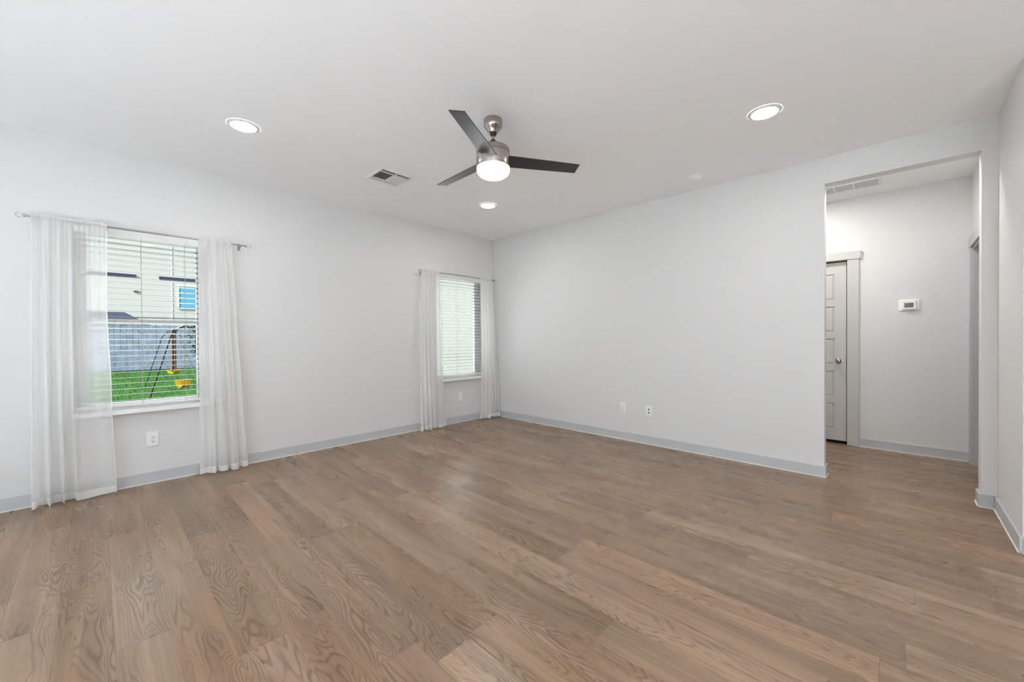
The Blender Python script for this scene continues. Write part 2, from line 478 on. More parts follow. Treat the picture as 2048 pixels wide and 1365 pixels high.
baseboard('baseboard_jamb_right', OPEN[1] - BT, OPEN[1], 0.0, 0.128, '-x', 'grey baseboard return on the right side of the opening')
baseboard('baseboard_right', 5.05 - BT, 5.05, -0.77 - BT, 0.0, '-x', 'grey baseboard on the short right wall')
baseboard('baseboard_dining', 5.05, 9.0, -0.77 - BT, -0.77, '-y', 'grey baseboard turning the corner at the right edge')
baseboard('baseboard_hall_back', 4.25, 5.06 - BT, HALL_Y - BT, HALL_Y, '-y', 'grey baseboard under the thermostat in the hall')
baseboard('baseboard_hall_front', 2.3, OPEN[0], 0.115, 0.128, '+y', 'grey baseboard on the hall side of the back wall')
baseboard('baseboard_hall_stub', OPEN[1], 5.06, 0.115, 0.128, '+y', 'grey baseboard behind the right jamb')

# ------------------------------------------------------------------ hall door with casing
dx0, dx1 = 3.37, 4.143
DY = HALL_Y + 0.028                     # front face of the slab
def door_slab():
    bm = B()
    z0, z1 = 0.03, 2.047
    stile, rail = 0.105, 0.105
    px0, px1 = dx0 + stile, dx1 - stile
    n = 5
    ph = (z1 - z0 - 2 * 0.13 - (n - 1) * 0.075) / n
    holes = []
    for i in range(n):
        a = z0 + 0.13 + i * (ph + 0.075); holes.append((px0, px1, a, a + ph))
    bm = slab('y', DY, DY + 0.012, dx0, dx1, z0, z1, holes)
    box(bm, dx0, dx1, DY + 0.012, DY + 0.038, z0, z1)
    # raised inner fields with sloped edges
    for a, b, c, d in holes:
        m_ = 0.022
        o_ = [bm.verts.new(p) for p in ((a + .006, DY + .0119, c + .006), (b - .006, DY + .0119, c + .006), (b - .006, DY + .0119, d - .006), (a + .006, DY + .0119, d - .006))]
        i_ = [bm.verts.new(p) for p in ((a + m_, DY + .004, c + m_), (b - m_, DY + .004, c + m_), (b - m_, DY + .004, d - m_), (a + m_, DY + .004, d - m_))]
        for k in range(4): bm.faces.new([o_[k], o_[(k + 1) % 4], i_[(k + 1) % 4], i_[k]])
        bm.faces.new(i_)
    return bm
door = struct('door_1', door_slab(), M['greige'], 'grey five panel door in the hall with a round knob', 'door')
bm = B(); lathe(bm, [(0, 0), (0.031, 0.0), (0.031, -0.006), (0.012, -0.010), (0.011, -0.032), (0.020, -0.040), (0.027, -0.052), (0.026, -0.062), (0.018, -0.069), (0, -0.071)], (4.078, DY, 0.935), 'Y', 32)
part('door_knob', bm, M['knob'], door, smooth=True)
part('latch_plate', bx(dx1 + 0.001, dx1 + 0.010, DY - 0.003, DY + 0.02, 0.90, 0.965), M['dark'], door)
part('gap_shade_strip', bx(dx0 - 0.005, DOOR[1], HALL_Y + 0.012, HALL_Y + 0.119, 0.0005, 0.004), M['black'], door)  # black strip paints in the darkness of the gap under the door
bm = B(); box(bm, dx0 - 0.008, DOOR[1] - 0.0005, HALL_Y + 0.07, HALL_Y + 0.119, 0.004, DOOR[3] - 0.001)
part('gap_shade_sheet', bm, M['black'], door)  # black sheet paints in the dark behind the door gap
bm = B()
box(bm, DOOR[1] - 0.004, 4.25, HALL_Y - 0.018, HALL_Y, 0.0, 2.062); box(bm, 3.27, DOOR[0] + 0.004, HALL_Y - 0.018, HALL_Y, 0.0, 2.062)
struct('trim_1', bm, M['greige'], 'grey side casing around the hall door', 'trim', bevel=0.0015)
struct('trim_2', bx(3.255, 4.266, HALL_Y - 0.026, HALL_Y, 2.062, 2.148), M['greige'], 'grey head casing above the hall door', 'trim', bevel=0.0015)
# hall side doorway casing and jamb
bm = B()
box(bm, 5.042, 5.06, 1.335, 1.43, 0, 2.04); box(bm, 5.042, 5.06, 0.33, 0.43, 0, 2.04)
struct('trim_3', bm, M['base'], 'grey casing of the doorway at the right end of the hall', 'trim', bevel=0.0015)
struct('trim_4', bx(5.038, 5.06, 0.315, 1.445, 2.04, 2.13), M['base'], 'grey head casing of the right hall doorway', 'trim', bevel=0.0015)
bm = B()
box(bm, 5.06, 5.17, 1.325, 1.345, 0, 2.02); box(bm, 5.06, 5.17, 0.42, 0.44, 0, 2.02); box(bm, 5.06, 5.17, 0.42, 1.345, 2.02, 2.04)
box(bm, 5.11, 5.135, 1.312, 1.325, 0, 2.02)
struct('trim_5', bm, M['base'], 'grey jamb lining inside the right hall doorway', 'trim')

# ------------------------------------------------------------------ windows of the left wall
def window(name, w, rail, label):
    y0, y1, z0, z1 = w
    def ring(xa, xb, a, b, c, d, t):
        bm = B()
        box(bm, xa, xb, a, b, c, c + t); box(bm, xa, xb, a, b, d - t, d)
        box(bm, xa, xb, a, a + t, c + t, d - t); box(bm, xa, xb, b - t, b, c + t, d - t)
        return bm
    o = struct(name, ring(-0.158, -0.092, y0, y1, z0, z1, 0.045), M['vinyl'], label, 'window', bevel=0.003)
    part('sash', ring(-0.145, -0.108, y0 + 0.044, y1 - 0.044, z0 + 0.044, z1 - 0.044, 0.036), M['vinyl'], o, bevel=0.003)
    if rail: part('meeting_rail', bx(-0.14, -0.104, y0 + 0.08, y1 - 0.08, 1.345, 1.385), M['vinyl'], o, bevel=0.003)
    part('pane', bx(-0.131, -0.127, y0 + 0.078, y1 - 0.078, z0 + 0.078, z1 - 0.078), M['glass'], o)
    bm = B()
    box(bm, -0.092, 0.075, y0 + 0.002, y1 - 0.002, z0 + 0.0005, z0 + 0.036)
    part('window_sill', bm, M['sill'], o, bevel=0.004, seg=3)
    return o
window('window_1', W1, True, 'white single-hung window nearest the camera looking onto the lawn')
window('window_2', W2, False, 'white window near the room corner looking onto pale siding')

def added_rear_window(name, axis, p, a, b, z0, z1, label):  # unseen window added as an inlet for sunlight
    bm = B(); t = 0.05
    def bb(u0, u1, c, d):
        if axis == 'y': box(bm, u0, u1, p - 0.03, p + 0.03, c, d)
        else: box(bm, p - 0.03, p + 0.03, u0, u1, c, d)
    bb(a, b, z0, z0 + t); bb(a, b, z1 - t, z1); bb(a, a + t, z0 + t, z1 - t); bb(b - t, b, z0 + t, z1 - t)
    bb((a + b) / 2 - .03, (a + b) / 2 + .03, z0 + t, z1 - t)
    o = struct(name, bm, M['vinyl'], label, 'window')
    bm2 = B()
    if axis == 'y': box(bm2, a + t, b - t, p - .003, p + .003, z0 + t, z1 - t)
    else: box(bm2, p - .003, p + .003, a + t, b - t, z0 + t, z1 - t)
    part('pane', bm2, M['glass'], o)
for k, (a_, b_) in enumerate(ADDED_REAR_WINDOWS):
    added_rear_window('window_%d' % (k + 3), 'y', -8.07, a_, b_, 0.1, 2.62, 'unseen window added behind the viewer to let sun in')

# ------------------------------------------------------------------ blinds
TILT = math.radians(7.0)
def blind(w, label, cords):
    y0, y1, z0, z1 = w
    a, b = y0 + 0.010, y1 - 0.010
    root = thing('window_blind', (-0.05, (a + b) / 2, z1), label, 'blind', 'white horizontal blinds in the windows')
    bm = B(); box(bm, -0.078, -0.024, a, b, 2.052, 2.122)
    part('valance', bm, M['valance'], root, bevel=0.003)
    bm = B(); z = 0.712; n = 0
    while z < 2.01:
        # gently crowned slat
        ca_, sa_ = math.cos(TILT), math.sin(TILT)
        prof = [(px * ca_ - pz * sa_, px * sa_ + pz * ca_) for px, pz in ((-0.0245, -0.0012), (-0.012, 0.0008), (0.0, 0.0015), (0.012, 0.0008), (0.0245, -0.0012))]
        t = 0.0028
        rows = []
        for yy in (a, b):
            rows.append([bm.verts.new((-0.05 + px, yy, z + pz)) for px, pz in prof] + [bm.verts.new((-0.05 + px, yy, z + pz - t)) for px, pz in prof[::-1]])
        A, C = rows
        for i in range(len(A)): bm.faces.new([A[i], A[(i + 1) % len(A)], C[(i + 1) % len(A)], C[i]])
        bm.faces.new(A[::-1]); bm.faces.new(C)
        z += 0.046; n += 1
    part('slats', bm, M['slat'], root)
    part('bottom_rail', bx(-0.075, -0.025, a, b, 0.662, 0.684), M['valance'], root, bevel=0.003)
    for cy in cords:
        bm = B()
        for px in (-0.0765, -0.0235): tube(bm, [(px, cy, 0.67), (px, cy, 2.07)], 0.0011, 6)
        part('ladder_cord', bm, M['cord'], root)
    return root
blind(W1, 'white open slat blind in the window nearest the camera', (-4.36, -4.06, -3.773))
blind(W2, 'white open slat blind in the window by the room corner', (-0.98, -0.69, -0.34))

# ------------------------------------------------------------------ curtain rods and sheers
def rod(y0, y1, z, label):
    root = thing('curtain_rod', (0.09, (y0 + y1) / 2, z), label, 'curtain rod', 'curtain rods over the windows')
    ym = y0 * 0.42 + y1 * 0.58
    bm = B()
    lathe(bm, [(0, y0), (0.0075, y0), (0.0075, ym), (0, ym)], (0.09, 0, z), 'Y', 20)
    part('rod_tube', bm, M['rod'], root, smooth=True)
    bm = B(); lathe(bm, [(0, ym - 0.3), (0.0058, ym - 0.3), (0.0058, y1), (0, y1)], (0.09, 0, z), 'Y', 20)
    part('inner_tube', bm, M['rod'], root, smooth=True)
    for s, ye in ((-1, y0), (1, y1)):
        bm = B(); lathe(bm, [(0, 0), (0.011, 0), (0.012, s * 0.006), (0.009, s * 0.012), (0, s * 0.012)], (0.09, ye, z), 'Y', 20)
        cap = part('collar', bm, M['rod'], root, smooth=True)
        bm = B(); bmesh.ops.create_icosphere(bm, subdivisions=2, radius=0.019)
        bmesh.ops.translate(bm, vec=(0.09, ye + s * 0.029, z), verts=bm.verts[:])
        part('crystal_finial', bm, M['crystal'], root)
        yb = ye - s * 0.035
        bm = B()
        tube(bm, [(0.004, yb, z - 0.005), (0.06, yb, z - 0.010), (0.082, yb, z - 0.017), (0.094, yb, z - 0.0145), (0.103, yb, z - 0.004)], 0.0042, 10)
        box(bm, 0.0005, 0.006, yb - 0.011, yb + 0.011, z - 0.034, z + 0.026)
        part('bracket', bm, M['rod'], root, smooth=True)
rod(-4.668, -3.342, 2.098, 'thin grey curtain rod over the window nearest the camera')
rod(-1.388, -0.085, 2.098, 'thin grey curtain rod over the window by the room corner')

def interp(keys, t):
    for (a, va), (b, vb) in zip(keys[:-1], keys[1:]):
        if t <= b:
            u = (t - a) / (b - a); u = u * u * (3 - 2 * u); return va + (vb - va) * u
    return keys[-1][1]

def curtain(name, label, left, right, pleats, flat, zb, seed, spread, xc=0.095):
    """left/right: [(height fraction from the top, y)...]; pleats: soft folds; flat: share of the width that hangs flat, at 'end' or 'start'."""
    rg = random.Random(seed)
    top = 2.118
    NS, NT = 220, 70
    ph = [rg.uniform(-0.5, 0.5) for _ in range(6)]
    amp = [rg.uniform(0.6, 1.25) for _ in range(pleats + 3)]
    side, share = flat
    def pos(s, t):
        yl, yr = interp(left, t), interp(right, t)
        q = s if side == 'end' else 1 - s
        # the gathered part takes (1-share) of the span although it holds most of the cloth
        cloth = 0.68
        if q < cloth: v = (q / cloth) * (1 - share)
        else: v = (1 - share) + (q - cloth) / (1 - cloth) * share
        if side != 'end': v = 1 - v
        y = yl + (yr - yl) * v
        fade = 1.0 if q < cloth - 0.05 else max(0.12, 1 - (q - cloth + 0.05) / 0.12)
        k = q / cloth * pleats
        a = amp[int(max(0, min(k, pleats + 1)))] * 0.6 + amp[int(max(0, min(k, pleats + 1))) + 1] * 0.4
        big = math.sin(2 * math.pi * k + 0.7 * math.sin(3.1 * t + ph[0]) + ph[1]) * a
        small = math.sin(2 * math.pi * q * 23 + ph[2]) * math.exp(-t * 9)
        mid = math.sin(2 * math.pi * k * 2.3 + ph[3] + 1.2 * t) * 0.35
        grow = 0.012 + spread * (t ** 0.75)
        x = xc + 0.022 * t + fade * (grow * (0.92 * math.tanh(1.5 * big) + mid * (1 - 0.8 * t))) + 0.005 * small
        ytw = fade * grow * 0.30 * math.cos(2 * math.pi * k + ph[1]) * (1 - 0.2 * t) + 0.003 * small
        if t < 0.02: x = 0.09 + (x - 0.09) * 0.25 + 0.0105
        return max(0.036, x), y + ytw * min(1, 4 * s) * min(1, 4 * (1 - s))
    def zat(t, x=0): return top - (top - zb) * t
    def sheet(t0, t1, nt, off=0.0):
        bm = B(); rows = []
        for j in range(nt + 1):
            t = t0 + (t1 - t0) * j / nt
            row = []
            for i in range(NS + 1):
                s = i / NS; x, y = pos(s, t)
                z = zat(t)
                z += 0.004 * math.sin(2 * math.pi * s * 19 + ph[2]) * (1 if t < 0.004 else 0)
                z += 0.006 * math.sin(s * 14 + ph[4]) * max(0, t - 0.97) / 0.03
                row.append(bm.verts.new((x + off, y, z)))
            rows.append(row)
        for A, C in zip(rows[:-1], rows[1:]):
            for i in range(NS): bm.faces.new([A[i], A[i + 1], C[i + 1], C[i]])
        return bm
    root = obj(name, sheet(0.0, 1.0, NT), M['sheer'], None, smooth=True, origin=(0.09, interp(left, 0), top))
    tag(root, label, 'curtain', 'white sheer curtains at the windows')
    part('hem', sheet(0.974, 1.0, 3, 0.0016), M['hem'], root, smooth=True)
    part('rod_pocket', sheet(0.0, 0.018, 3, -0.022), M['hem'], root, smooth=True)
    bmz = B(); rows = []
    for j in range(41):
        t = j / 40
        for_s = (0.0, 0.012) if side != 'end' else (0.988, 1.0)
        rows.append([bmz.verts.new((pos(s, t)[0] + 0.0016, pos(s, t)[1], zat(t))) for s in for_s])
    for A, C in zip(rows[:-1], rows[1:]): bmz.faces.new([A[0], A[1], C[1], C[0]])
    part('side_hem', bmz, M['hem'], root, smooth=True)
    return root
curtain('sheer_curtain', 'white sheer curtain on the left side of the nearest window, widest of the four',
        [(0, -4.645), (1, -4.655)], [(0, -4.262), (0.3, -4.266), (0.65, -4.246), (1, -4.226)], 3, ('end', 0.52), 0.014, 3, 0.052)
curtain('sheer_curtain', 'white sheer curtain on the right side of the nearest window',
        [(0, -3.698), (0.6, -3.700), (1, -3.704)], [(0, -3.451), (0.35, -3.42), (0.7, -3.385), (1, -3.345)], 3, ('start', 0.30), 0.018, 5, 0.05)
curtain('sheer_curtain', 'white sheer curtain on the left side of the window by the corner',
        [(0, -1.385), (0.3, -1.44), (1, -1.44)], [(0, -1.102), (0.5, -1.078), (0.8, -1.058), (1, -1.02)], 4, ('end', 0.35), 0.014, 9, 0.034)
curtain('sheer_curtain', 'white sheer curtain hanging in the room corner, right of the far window',
        [(0, -0.373), (0.5, -0.366), (0.85, -0.396), (1, -0.41)], [(0, -0.149), (0.5, -0.094), (0.88, -0.045), (1, -0.026)], 4, ('start', 0.32), 0.014, 12, 0.032)

# ------------------------------------------------------------------ outlets and wall plates
def frame_axes(wall):
    # returns mapping (u along wall, d out of wall, z) -> world
    if wall == 'left': return lambda u, d, z: (d, u, z)
    if wall == 'back': return lambda u, d, z: (u, -d, z)
    if wall == 'hall': return lambda u, d, z: (u, HALL_Y - d, z)
def mbox(bm, fx, u0, u1, d0, d1, z0, z1):
    p, q = fx(u0, d0, z0), fx(u1, d1, z1)
    box(bm, min(p[0], q[0]), max(p[0], q[0]), min(p[1], q[1]), max(p[1], q[1]), min(p[2], q[2]), max(p[2], q[2]))
def outlet(wall, u, z, label, kind='duplex', w=0.078, h=0.124):
    fx = frame_axes(wall)
    root = thing('wall_outlet' if kind == 'duplex' else 'cable_wall_plate', fx(u, 0.0, z), label, 'outlet', 'wall plates near the floor')
    bm = B(); mbox(bm, fx, u - w / 2, u + w / 2, 0.0003, 0.0065, z - h / 2, z + h / 2)
    part('cover_plate', bm, M['white'], root, bevel=0.003, seg=3)
    ax = 'X' if wall == 'left' else 'Y'
    sg = 1 if wall == 'left' else -1
    for dz in (0.0195, -0.0195):
        c = fx(u, 0.0, z + dz)
        bm = B()
        if kind == 'duplex':
            lathe(bm, [(0, sg * .0062), (0.0165, sg * .0062), (0.0165, sg * .0088), (0.0155, sg * .0094), (0, sg * .0094)], c, ax, 28)
            r = part('receptacle', bm, M['white'], root, smooth=True)
            bm = B()
            mbox(bm, fx, u - 0.0078, u - 0.0052, 0.0092, 0.0098, z + dz + 0.0005, z + dz + 0.0085)
            mbox(bm, fx, u + 0.0052, u + 0.0078, 0.0092, 0.0098, z + dz + 0.0005, z + dz + 0.0085)
            lathe(bm, [(0, sg * .0092), (0.0028, sg * .0092), (0.0028, sg * .0098), (0, sg * .0098)], fx(u, 0, z + dz - 0.0065), ax, 12)
            part('slots', bm, M['dark'], r)
        else:
            lathe(bm, [(0, sg * .0062), (0.0085, sg * .0062), (0.0085, sg * .009), (0.0050, sg * .009), (0.0050, sg * .016), (0, sg * .016)], c, ax, 20)
            part('cable_jack', bm, M['dark'], root, smooth=True)
    for dz in ((0.0,) if kind == 'duplex' else (0.045, -0.045)):
        bm = B(); lathe(bm, [(0, sg * .0064), (0.0032, sg * .0064), (0.0028, sg * .0076), (0, sg * .0078)], fx(u, 0, z + dz), ax, 14)
        part('screw', bm, M['vent'], root)
outlet('left', -4.004, 0.372, 'white duplex outlet on the wall under the window nearest the camera')
outlet('left', -0.686, 0.371, 'white duplex outlet under the window by the room corner', w=0.07)
outlet('back', 2.212, 0.376, 'white duplex outlet low on the plain back wall, left of the cable plate')
outlet('back', 2.530, 0.375, 'white wall plate with two dark cable jacks low on the back wall', kind='jack', w=0.072, h=0.112)

# ------------------------------------------------------------------ thermostat
fx = frame_axes('hall')
th = thing('thermostat', fx(4.637, 0, 1.53), 'white thermostat with a dark screen on the hall wall', 'thermostat')
bm = B(); mbox(bm, fx, 4.560, 4.716, 0.0003, 0.008, 1.472, 1.585); part('back_plate', bm, M['white'], th, bevel=0.004, seg=3)
bm = B(); mbox(bm, fx, 4.586, 4.692, 0.008, 0.030, 1.484, 1.578); part('thermostat_body', bm, M['white'], th, bevel=0.006, seg=3)
bm = B(); mbox(bm, fx, 4.604, 4.672, 0.0295, 0.0305, 1.502, 1.550); part('display_screen', bm, M['screen'], th)

# ------------------------------------------------------------------ recessed downlights
def downlight(x, y, label, lens, r=0.079):
    root = thing('recessed_downlight', (x, y, H), label, 'ceiling light', 'round recessed downlights')
    bm = B(); lathe(bm, [(r - 0.0005, H - 0.0076), (r + 0.004, H - 0.0074), (r + 0.020, H - 0.0045), (r + 0.024, H - 0.0004)], (x, y, 0), 'Z', 48)
    part('trim_ring', bm, M['white'], root, smooth=True)
    bm = B(); lathe(bm, [(r, H - 0.0070), (0, H - 0.0070)], (x, y, 0), 'Z', 48)
    part('lens', bm, lens, root)
    return root
downlight(1.174, -3.583, 'lit round downlight over the nearest window, left of the fan', M['canlens'])
downlight(3.895, -1.156, 'lit round downlight right of the fan, before the hall opening', M['canlens'])
downlight(1.157, -1.191, 'lit round downlight below the fan in view, nearest the room corner', M['canlens'])
downlight(3.9, -3.75, 'lit round downlight overhead, outside the view', M['canlens_unseen'])
downlight(3.69, 0.84, 'lit round downlight in the hall, behind the back wall', M['hallens'], 0.07)
downlight(4.5, 0.30, 'added fill downlight in the hall, hidden above the opening', M['hall_fill'], 0.07)  # extra lamp added out of view to brighten the hall
for x, y in ((1.2, -6.2), (3.9, -6.2), (6.6, -6.2), (6.6, -3.7)):  # unseen lamps added to brighten the room from behind the viewer
    downlight(x, y, 'unseen downlight added in the rear part of the room', M['canlens_unseen'])

# ------------------------------------------------------------------ ceiling fan
FX, FY = 2.506, -2.387
fan = thing('ceiling_fan', (FX, FY, H), 'ceiling fan with three black blades and a lit white globe', 'ceiling fan')
def fl(name, prof, mat, seg=56):
    bm = B(); lathe(bm, prof, (FX, FY, 0), 'Z', seg); return part(name, bm, mat, fan, smooth=True)
fl('canopy', [(0, H), (0.064, H), (0.066, H - 0.006), (0.066, H - 0.042), (0.060, H - 0.056), (0.047, H - 0.068), (0.040, H - 0.080), (0.032, H - 0.094), (0.022, H - 0.096), (0, H - 0.092)], M['nickel'])
bm = B(); lathe(bm, [(0, 2.652), (0.018, 2.652), (0.024, 2.642), (0.020, 2.630), (0, 2.628)], (FX, FY, 0), 'Z', 32); part('hanger_ball', bm, M['dark'], fan, smooth=True)
fl('downrod', [(0, 2.64), (0.0105, 2.64), (0.0105, 2.56), (0, 2.56)], M['nickel'], 24)
fl('coupling_cover', [(0, 2.600), (0.014, 2.600), (0.022, 2.594), (0.030, 2.560), (0.034, 2.545), (0.034, 2.535), (0, 2.535)], M['nickel'], 36)
fl('motor_housing', [(0, 2.545), (0.095, 2.543), (0.110, 2.538), (0.1165, 2.528), (0.1175, 2.505), (0.1175, 2.503), (0.1160, 2.5015), (0.1160, 2.4995), (0.1175, 2.498), (0.1175, 2.412), (0.115, 2.406), (0, 2.406)], M['nickel'], 72)
fl('light_globe', [(0.110, 2.408), (0.1155, 2.402), (0.1165, 2.388), (0.113, 2.372), (0.103, 2.357), (0.086, 2.345), (0.060, 2.336), (0.030, 2.331), (0, 2.329)], M['globe'], 56)
L_IN, L_OUT, PT, ZB = 0.085, 0.632, -0.2203, 2.460
for k in range(3):
    th_ = math.radians(-62.0) + k * 2 * math.pi / 3
    er = Vector((math.cos(th_), math.sin(th_), 0))
    et = Vector((-math.sin(th_), math.cos(th_), 0)) * math.cos(PT) + Vector((0, 0, 1)) * math.sin(PT)
    en = er.cross(et)
    C0 = Vector((FX, FY, ZB))
    bm = B(); rows = []
    NSEG = 14
    for i in range(NSEG + 1):
        u = i / NSEG
        L = L_IN + (L_OUT - L_IN) * u
        w = 0.062 - 0.013 * u
        rows.append([bm.verts.new(C0 + er * (L) + et * (w * c) + en * d) for c, d in ((-1, 0.003), (1, 0.003), (1, -0.003), (-1, -0.003))])
    for A, C in zip(rows[:-1], rows[1:]):
        for i in range(4): bm.faces.new([A[i], A[(i + 1) % 4], C[(i + 1) % 4], C[i]])
    bm.faces.new(rows[0][::-1]); bm.faces.new(rows[-1])
    part('blade', bm, M['blade'], fan, bevel=0.0015)

# ------------------------------------------------------------------ ceiling supply vent
vx0, vx1, vy0, vy1 = 0.930, 1.246, -2.552, -2.224
vent = thing('ceiling_vent', ((vx0 + vx1) / 2, (vy0 + vy1) / 2, H), 'square louvered air vent in the ceiling left of the fan', 'air vent')
bm = B(); t = 0.026
for a in ((vx0, vx1, vy0, vy0 + t), (vx0, vx1, vy1 - t, vy1), (vx0, vx0 + t, vy0 + t, vy1 - t), (vx1 - t, vx1, vy0 + t, vy1 - t)): box(bm, *a, H - 0.009, H - 0.0003)
part('vent_frame', bm, M['vent_white'], vent, bevel=0.002)
part('vent_backing', bx(vx0 + t, vx1 - t, vy0 + t, vy1 - t, H - 0.0015, H - 0.0004), M['vent_dark'], vent)
ym = (vy0 + vy1) / 2; xs0, xs1 = vx0 + t + 0.045, vx1 - t - 0.045
bm = B()
box(bm, vx0 + t, vx1 - t, ym - 0.005, ym + 0.005, H - 0.010, H - 0.0015)
box(bm, xs0 - 0.004, xs0 + 0.004, vy0 + t, vy1 - t, H - 0.010, H - 0.0015); box(bm, xs1 - 0.004, xs1 + 0.004, vy0 + t, vy1 - t, H - 0.010, H - 0.0015)
part('vent_divider', bm, M['vent_white'], vent)
def lou(bm, p0, p1, tilt, wd=0.014):
    p0, p1 = Vector(p0), Vector(p1); d = (p1 - p0).normalized(); s = Vector((0, 0, 1)).cross(d)
    off = s * (wd / 2) * math.cos(tilt) + Vector((0, 0, 1)) * (wd / 2) * math.sin(tilt)
    nn = d.cross(off).normalized() * 0.0005
    v = [bm.verts.new(q) for q in (p0 - off + nn, p1 - off + nn, p1 + off + nn, p0 + off + nn, p0 - off - nn, p1 - off - nn, p1 + off - nn, p0 + off - nn)]
    for f in ((0, 1, 2, 3), (7, 6, 5, 4), (0, 4, 5, 1), (1, 5, 6, 2), (2, 6, 7, 3), (3, 7, 4, 0)): bm.faces.new([v[i] for i in f])
for (ya, yb, tl) in ((vy0 + t, ym - 0.005, 0.75), (ym + 0.005, vy1 - t, -0.75)):
    bm = B(); nl = 8
    for i in range(nl):
        y = ya + (i + 0.5) * (yb - ya) / nl
        lou(bm, (xs0 + 0.004, y, H - 0.0068), (xs1 - 0.004, y, H - 0.0068), tl)
    part('louvers', bm, M['vent'], vent)
for (xa, xb, tl) in ((vx0 + t, xs0 - 0.004, -0.7), (xs1 + 0.004, vx1 - t, 0.7)):
    bm = B()
    for i in range(3):
        x = xa + (i + 0.5) * (xb - xa) / 3
        for (ya, yb) in ((vy0 + t, ym - 0.005), (ym + 0.005, vy1 - t)):
            lou(bm, (x, ya, H - 0.0068), (x, yb, H - 0.0068), tl)
    part('louvers', bm, M['vent'], vent)

# hall return grille
hv = thing('return_air_grille', (4.21, 1.01, H), 'white return air grille in the hall ceiling', 'air vent')
gx0, gx1, gy0, gy1 = 3.98, 4.44, 0.88, 1.13
bm = B()
for a in ((gx0, gx1, gy0, gy0 + .025), (gx0, gx1, gy1 - .025, gy1), (gx0, gx0 + .025, gy0 + .025, gy1 - .025), (gx1 - .025, gx1, gy0 + .025, gy1 - .025)): box(bm, *a, H - 0.012, H - 0.0003)
for x in (4.08, 4.232): box(bm, x - 0.007, x + 0.007, gy0 + 0.025, gy1 - 0.025, H - 0.012, H - 0.0003)
part('grille_frame', bm, M['vent_white'], hv, bevel=0.002)
bm = B()
for i in range(15):
    y = gy0 + 0.03 + i * (gy1 - gy0 - 0.06) / 14
    lou(bm, (gx0 + 0.025, y, H - 0.0062), (gx1 - 0.025, y, H - 0.0062), 0.7, 0.012)
part('louvers', bm, M['vent_white'], hv)

# smoke detector
sm = thing('smoke_detector', (3.158, -0.345, H), 'small white round smoke detector on the ceiling near the back wall', 'smoke detector')
bm = B(); lathe(bm, [(0, H), (0.070, H), (0.071, H - 0.010), (0.066, H - 0.013), (0, H - 0.013)], (3.158, -0.345, 0), 'Z', 44); part('mount_plate', bm, M['white'], sm, smooth=True)
bm = B(); lathe(bm, [(0, H - 0.013), (0.060, H - 0.013), (0.062, H - 0.020), (0.060, H - 0.036), (0.050, H - 0.044), (0.022, H - 0.047), (0, H - 0.047)], (3.158, -0.345, 0), 'Z', 44); part('sensor_cover', bm, M['white'], sm, smooth=True)
bm = B()
for k in range(20):
    a = 2 * math.pi * k / 20; c, s = math.cos(a), math.sin(a)
    p = Vector((3.158 + 0.0612 * c, -0.345 + 0.0612 * s, 0)); q = Vector((-s, c, 0)) * 0.005; o_ = Vector((c, s, 0)) * 0.0012
    v = [bm.verts.new((*(p - q + o_).xy, H - 0.024)), bm.verts.new((*(p + q + o_).xy, H - 0.024)), bm.verts.new((*(p + q + o_).xy, H - 0.033)), bm.verts.new((*(p - q + o_).xy, H - 0.033))]
    bm.faces.new(v)
part('sensor_slots', bm, M['vent'], sm)

# ------------------------------------------------------------------ outside
GZ = -0.2
struct('ground', bx(-60, -0.165, -40, 30, GZ - 0.2, GZ), M['grass'], 'green lawn ground outside the windows', 'ground')
bm = B()
gr = random.Random(4)
for _ in range(9000):
    # blades in the part of the yard the windows look onto
    x = -1.5 - 18.8 * gr.random() ** 1.3
    y = -4.3 + (x + 1.5) * -0.0 + gr.uniform(-2.2, 3.6)
    h = gr.uniform(0.04, 0.11); a = gr.uniform(0, 6.28); w = 0.006
    dx, dy = math.cos(a) * w, math.sin(a) * w; lx, ly = gr.uniform(-.04, .04), gr.uniform(-.04, .04)
    v = [bm.verts.new((x - dx, y - dy, GZ)), bm.verts.new((x + dx, y + dy, GZ)), bm.verts.new((x + lx, y + ly, GZ + h))]
    bm.faces.new(v)
lawn = obj('lawn', bm, M['grass']); tag(lawn, 'bright green lawn outside the nearest window', 'grass', None, 'stuff')
def clap(bm, axis, p, u0, u1, z0, z1, ex, sgn):
    """lap siding face: overlapping tilted boards. p: plane, sgn: outward direction"""
    z = z0
    while z < z1 - 1e-4:
        zt = min(z + ex, z1)
        a, b = p + sgn * 0.018, p + sgn * 0.002
        pts = [(a, u0, z), (a, u1, z), (b, u1, zt), (b, u0, zt)]; low = [(p, u0, z), (p, u1, z), (a, u1, z), (a, u0, z)]
        for q in (pts, low):
            bm.faces.new([bm.verts.new((c[0], c[1], c[2]) if axis == 'x' else (c[1], c[0], c[2])) for c in q])
        z = zt
# own wing beyond the corner window
bm = B(); box(bm, -5.2, -0.165, 1.22, 1.5, GZ, 3.2)
wg = struct('wall_outside_wing', bm, M['siding_sage'], 'pale sage lap siding seen through the window by the corner', 'wall')
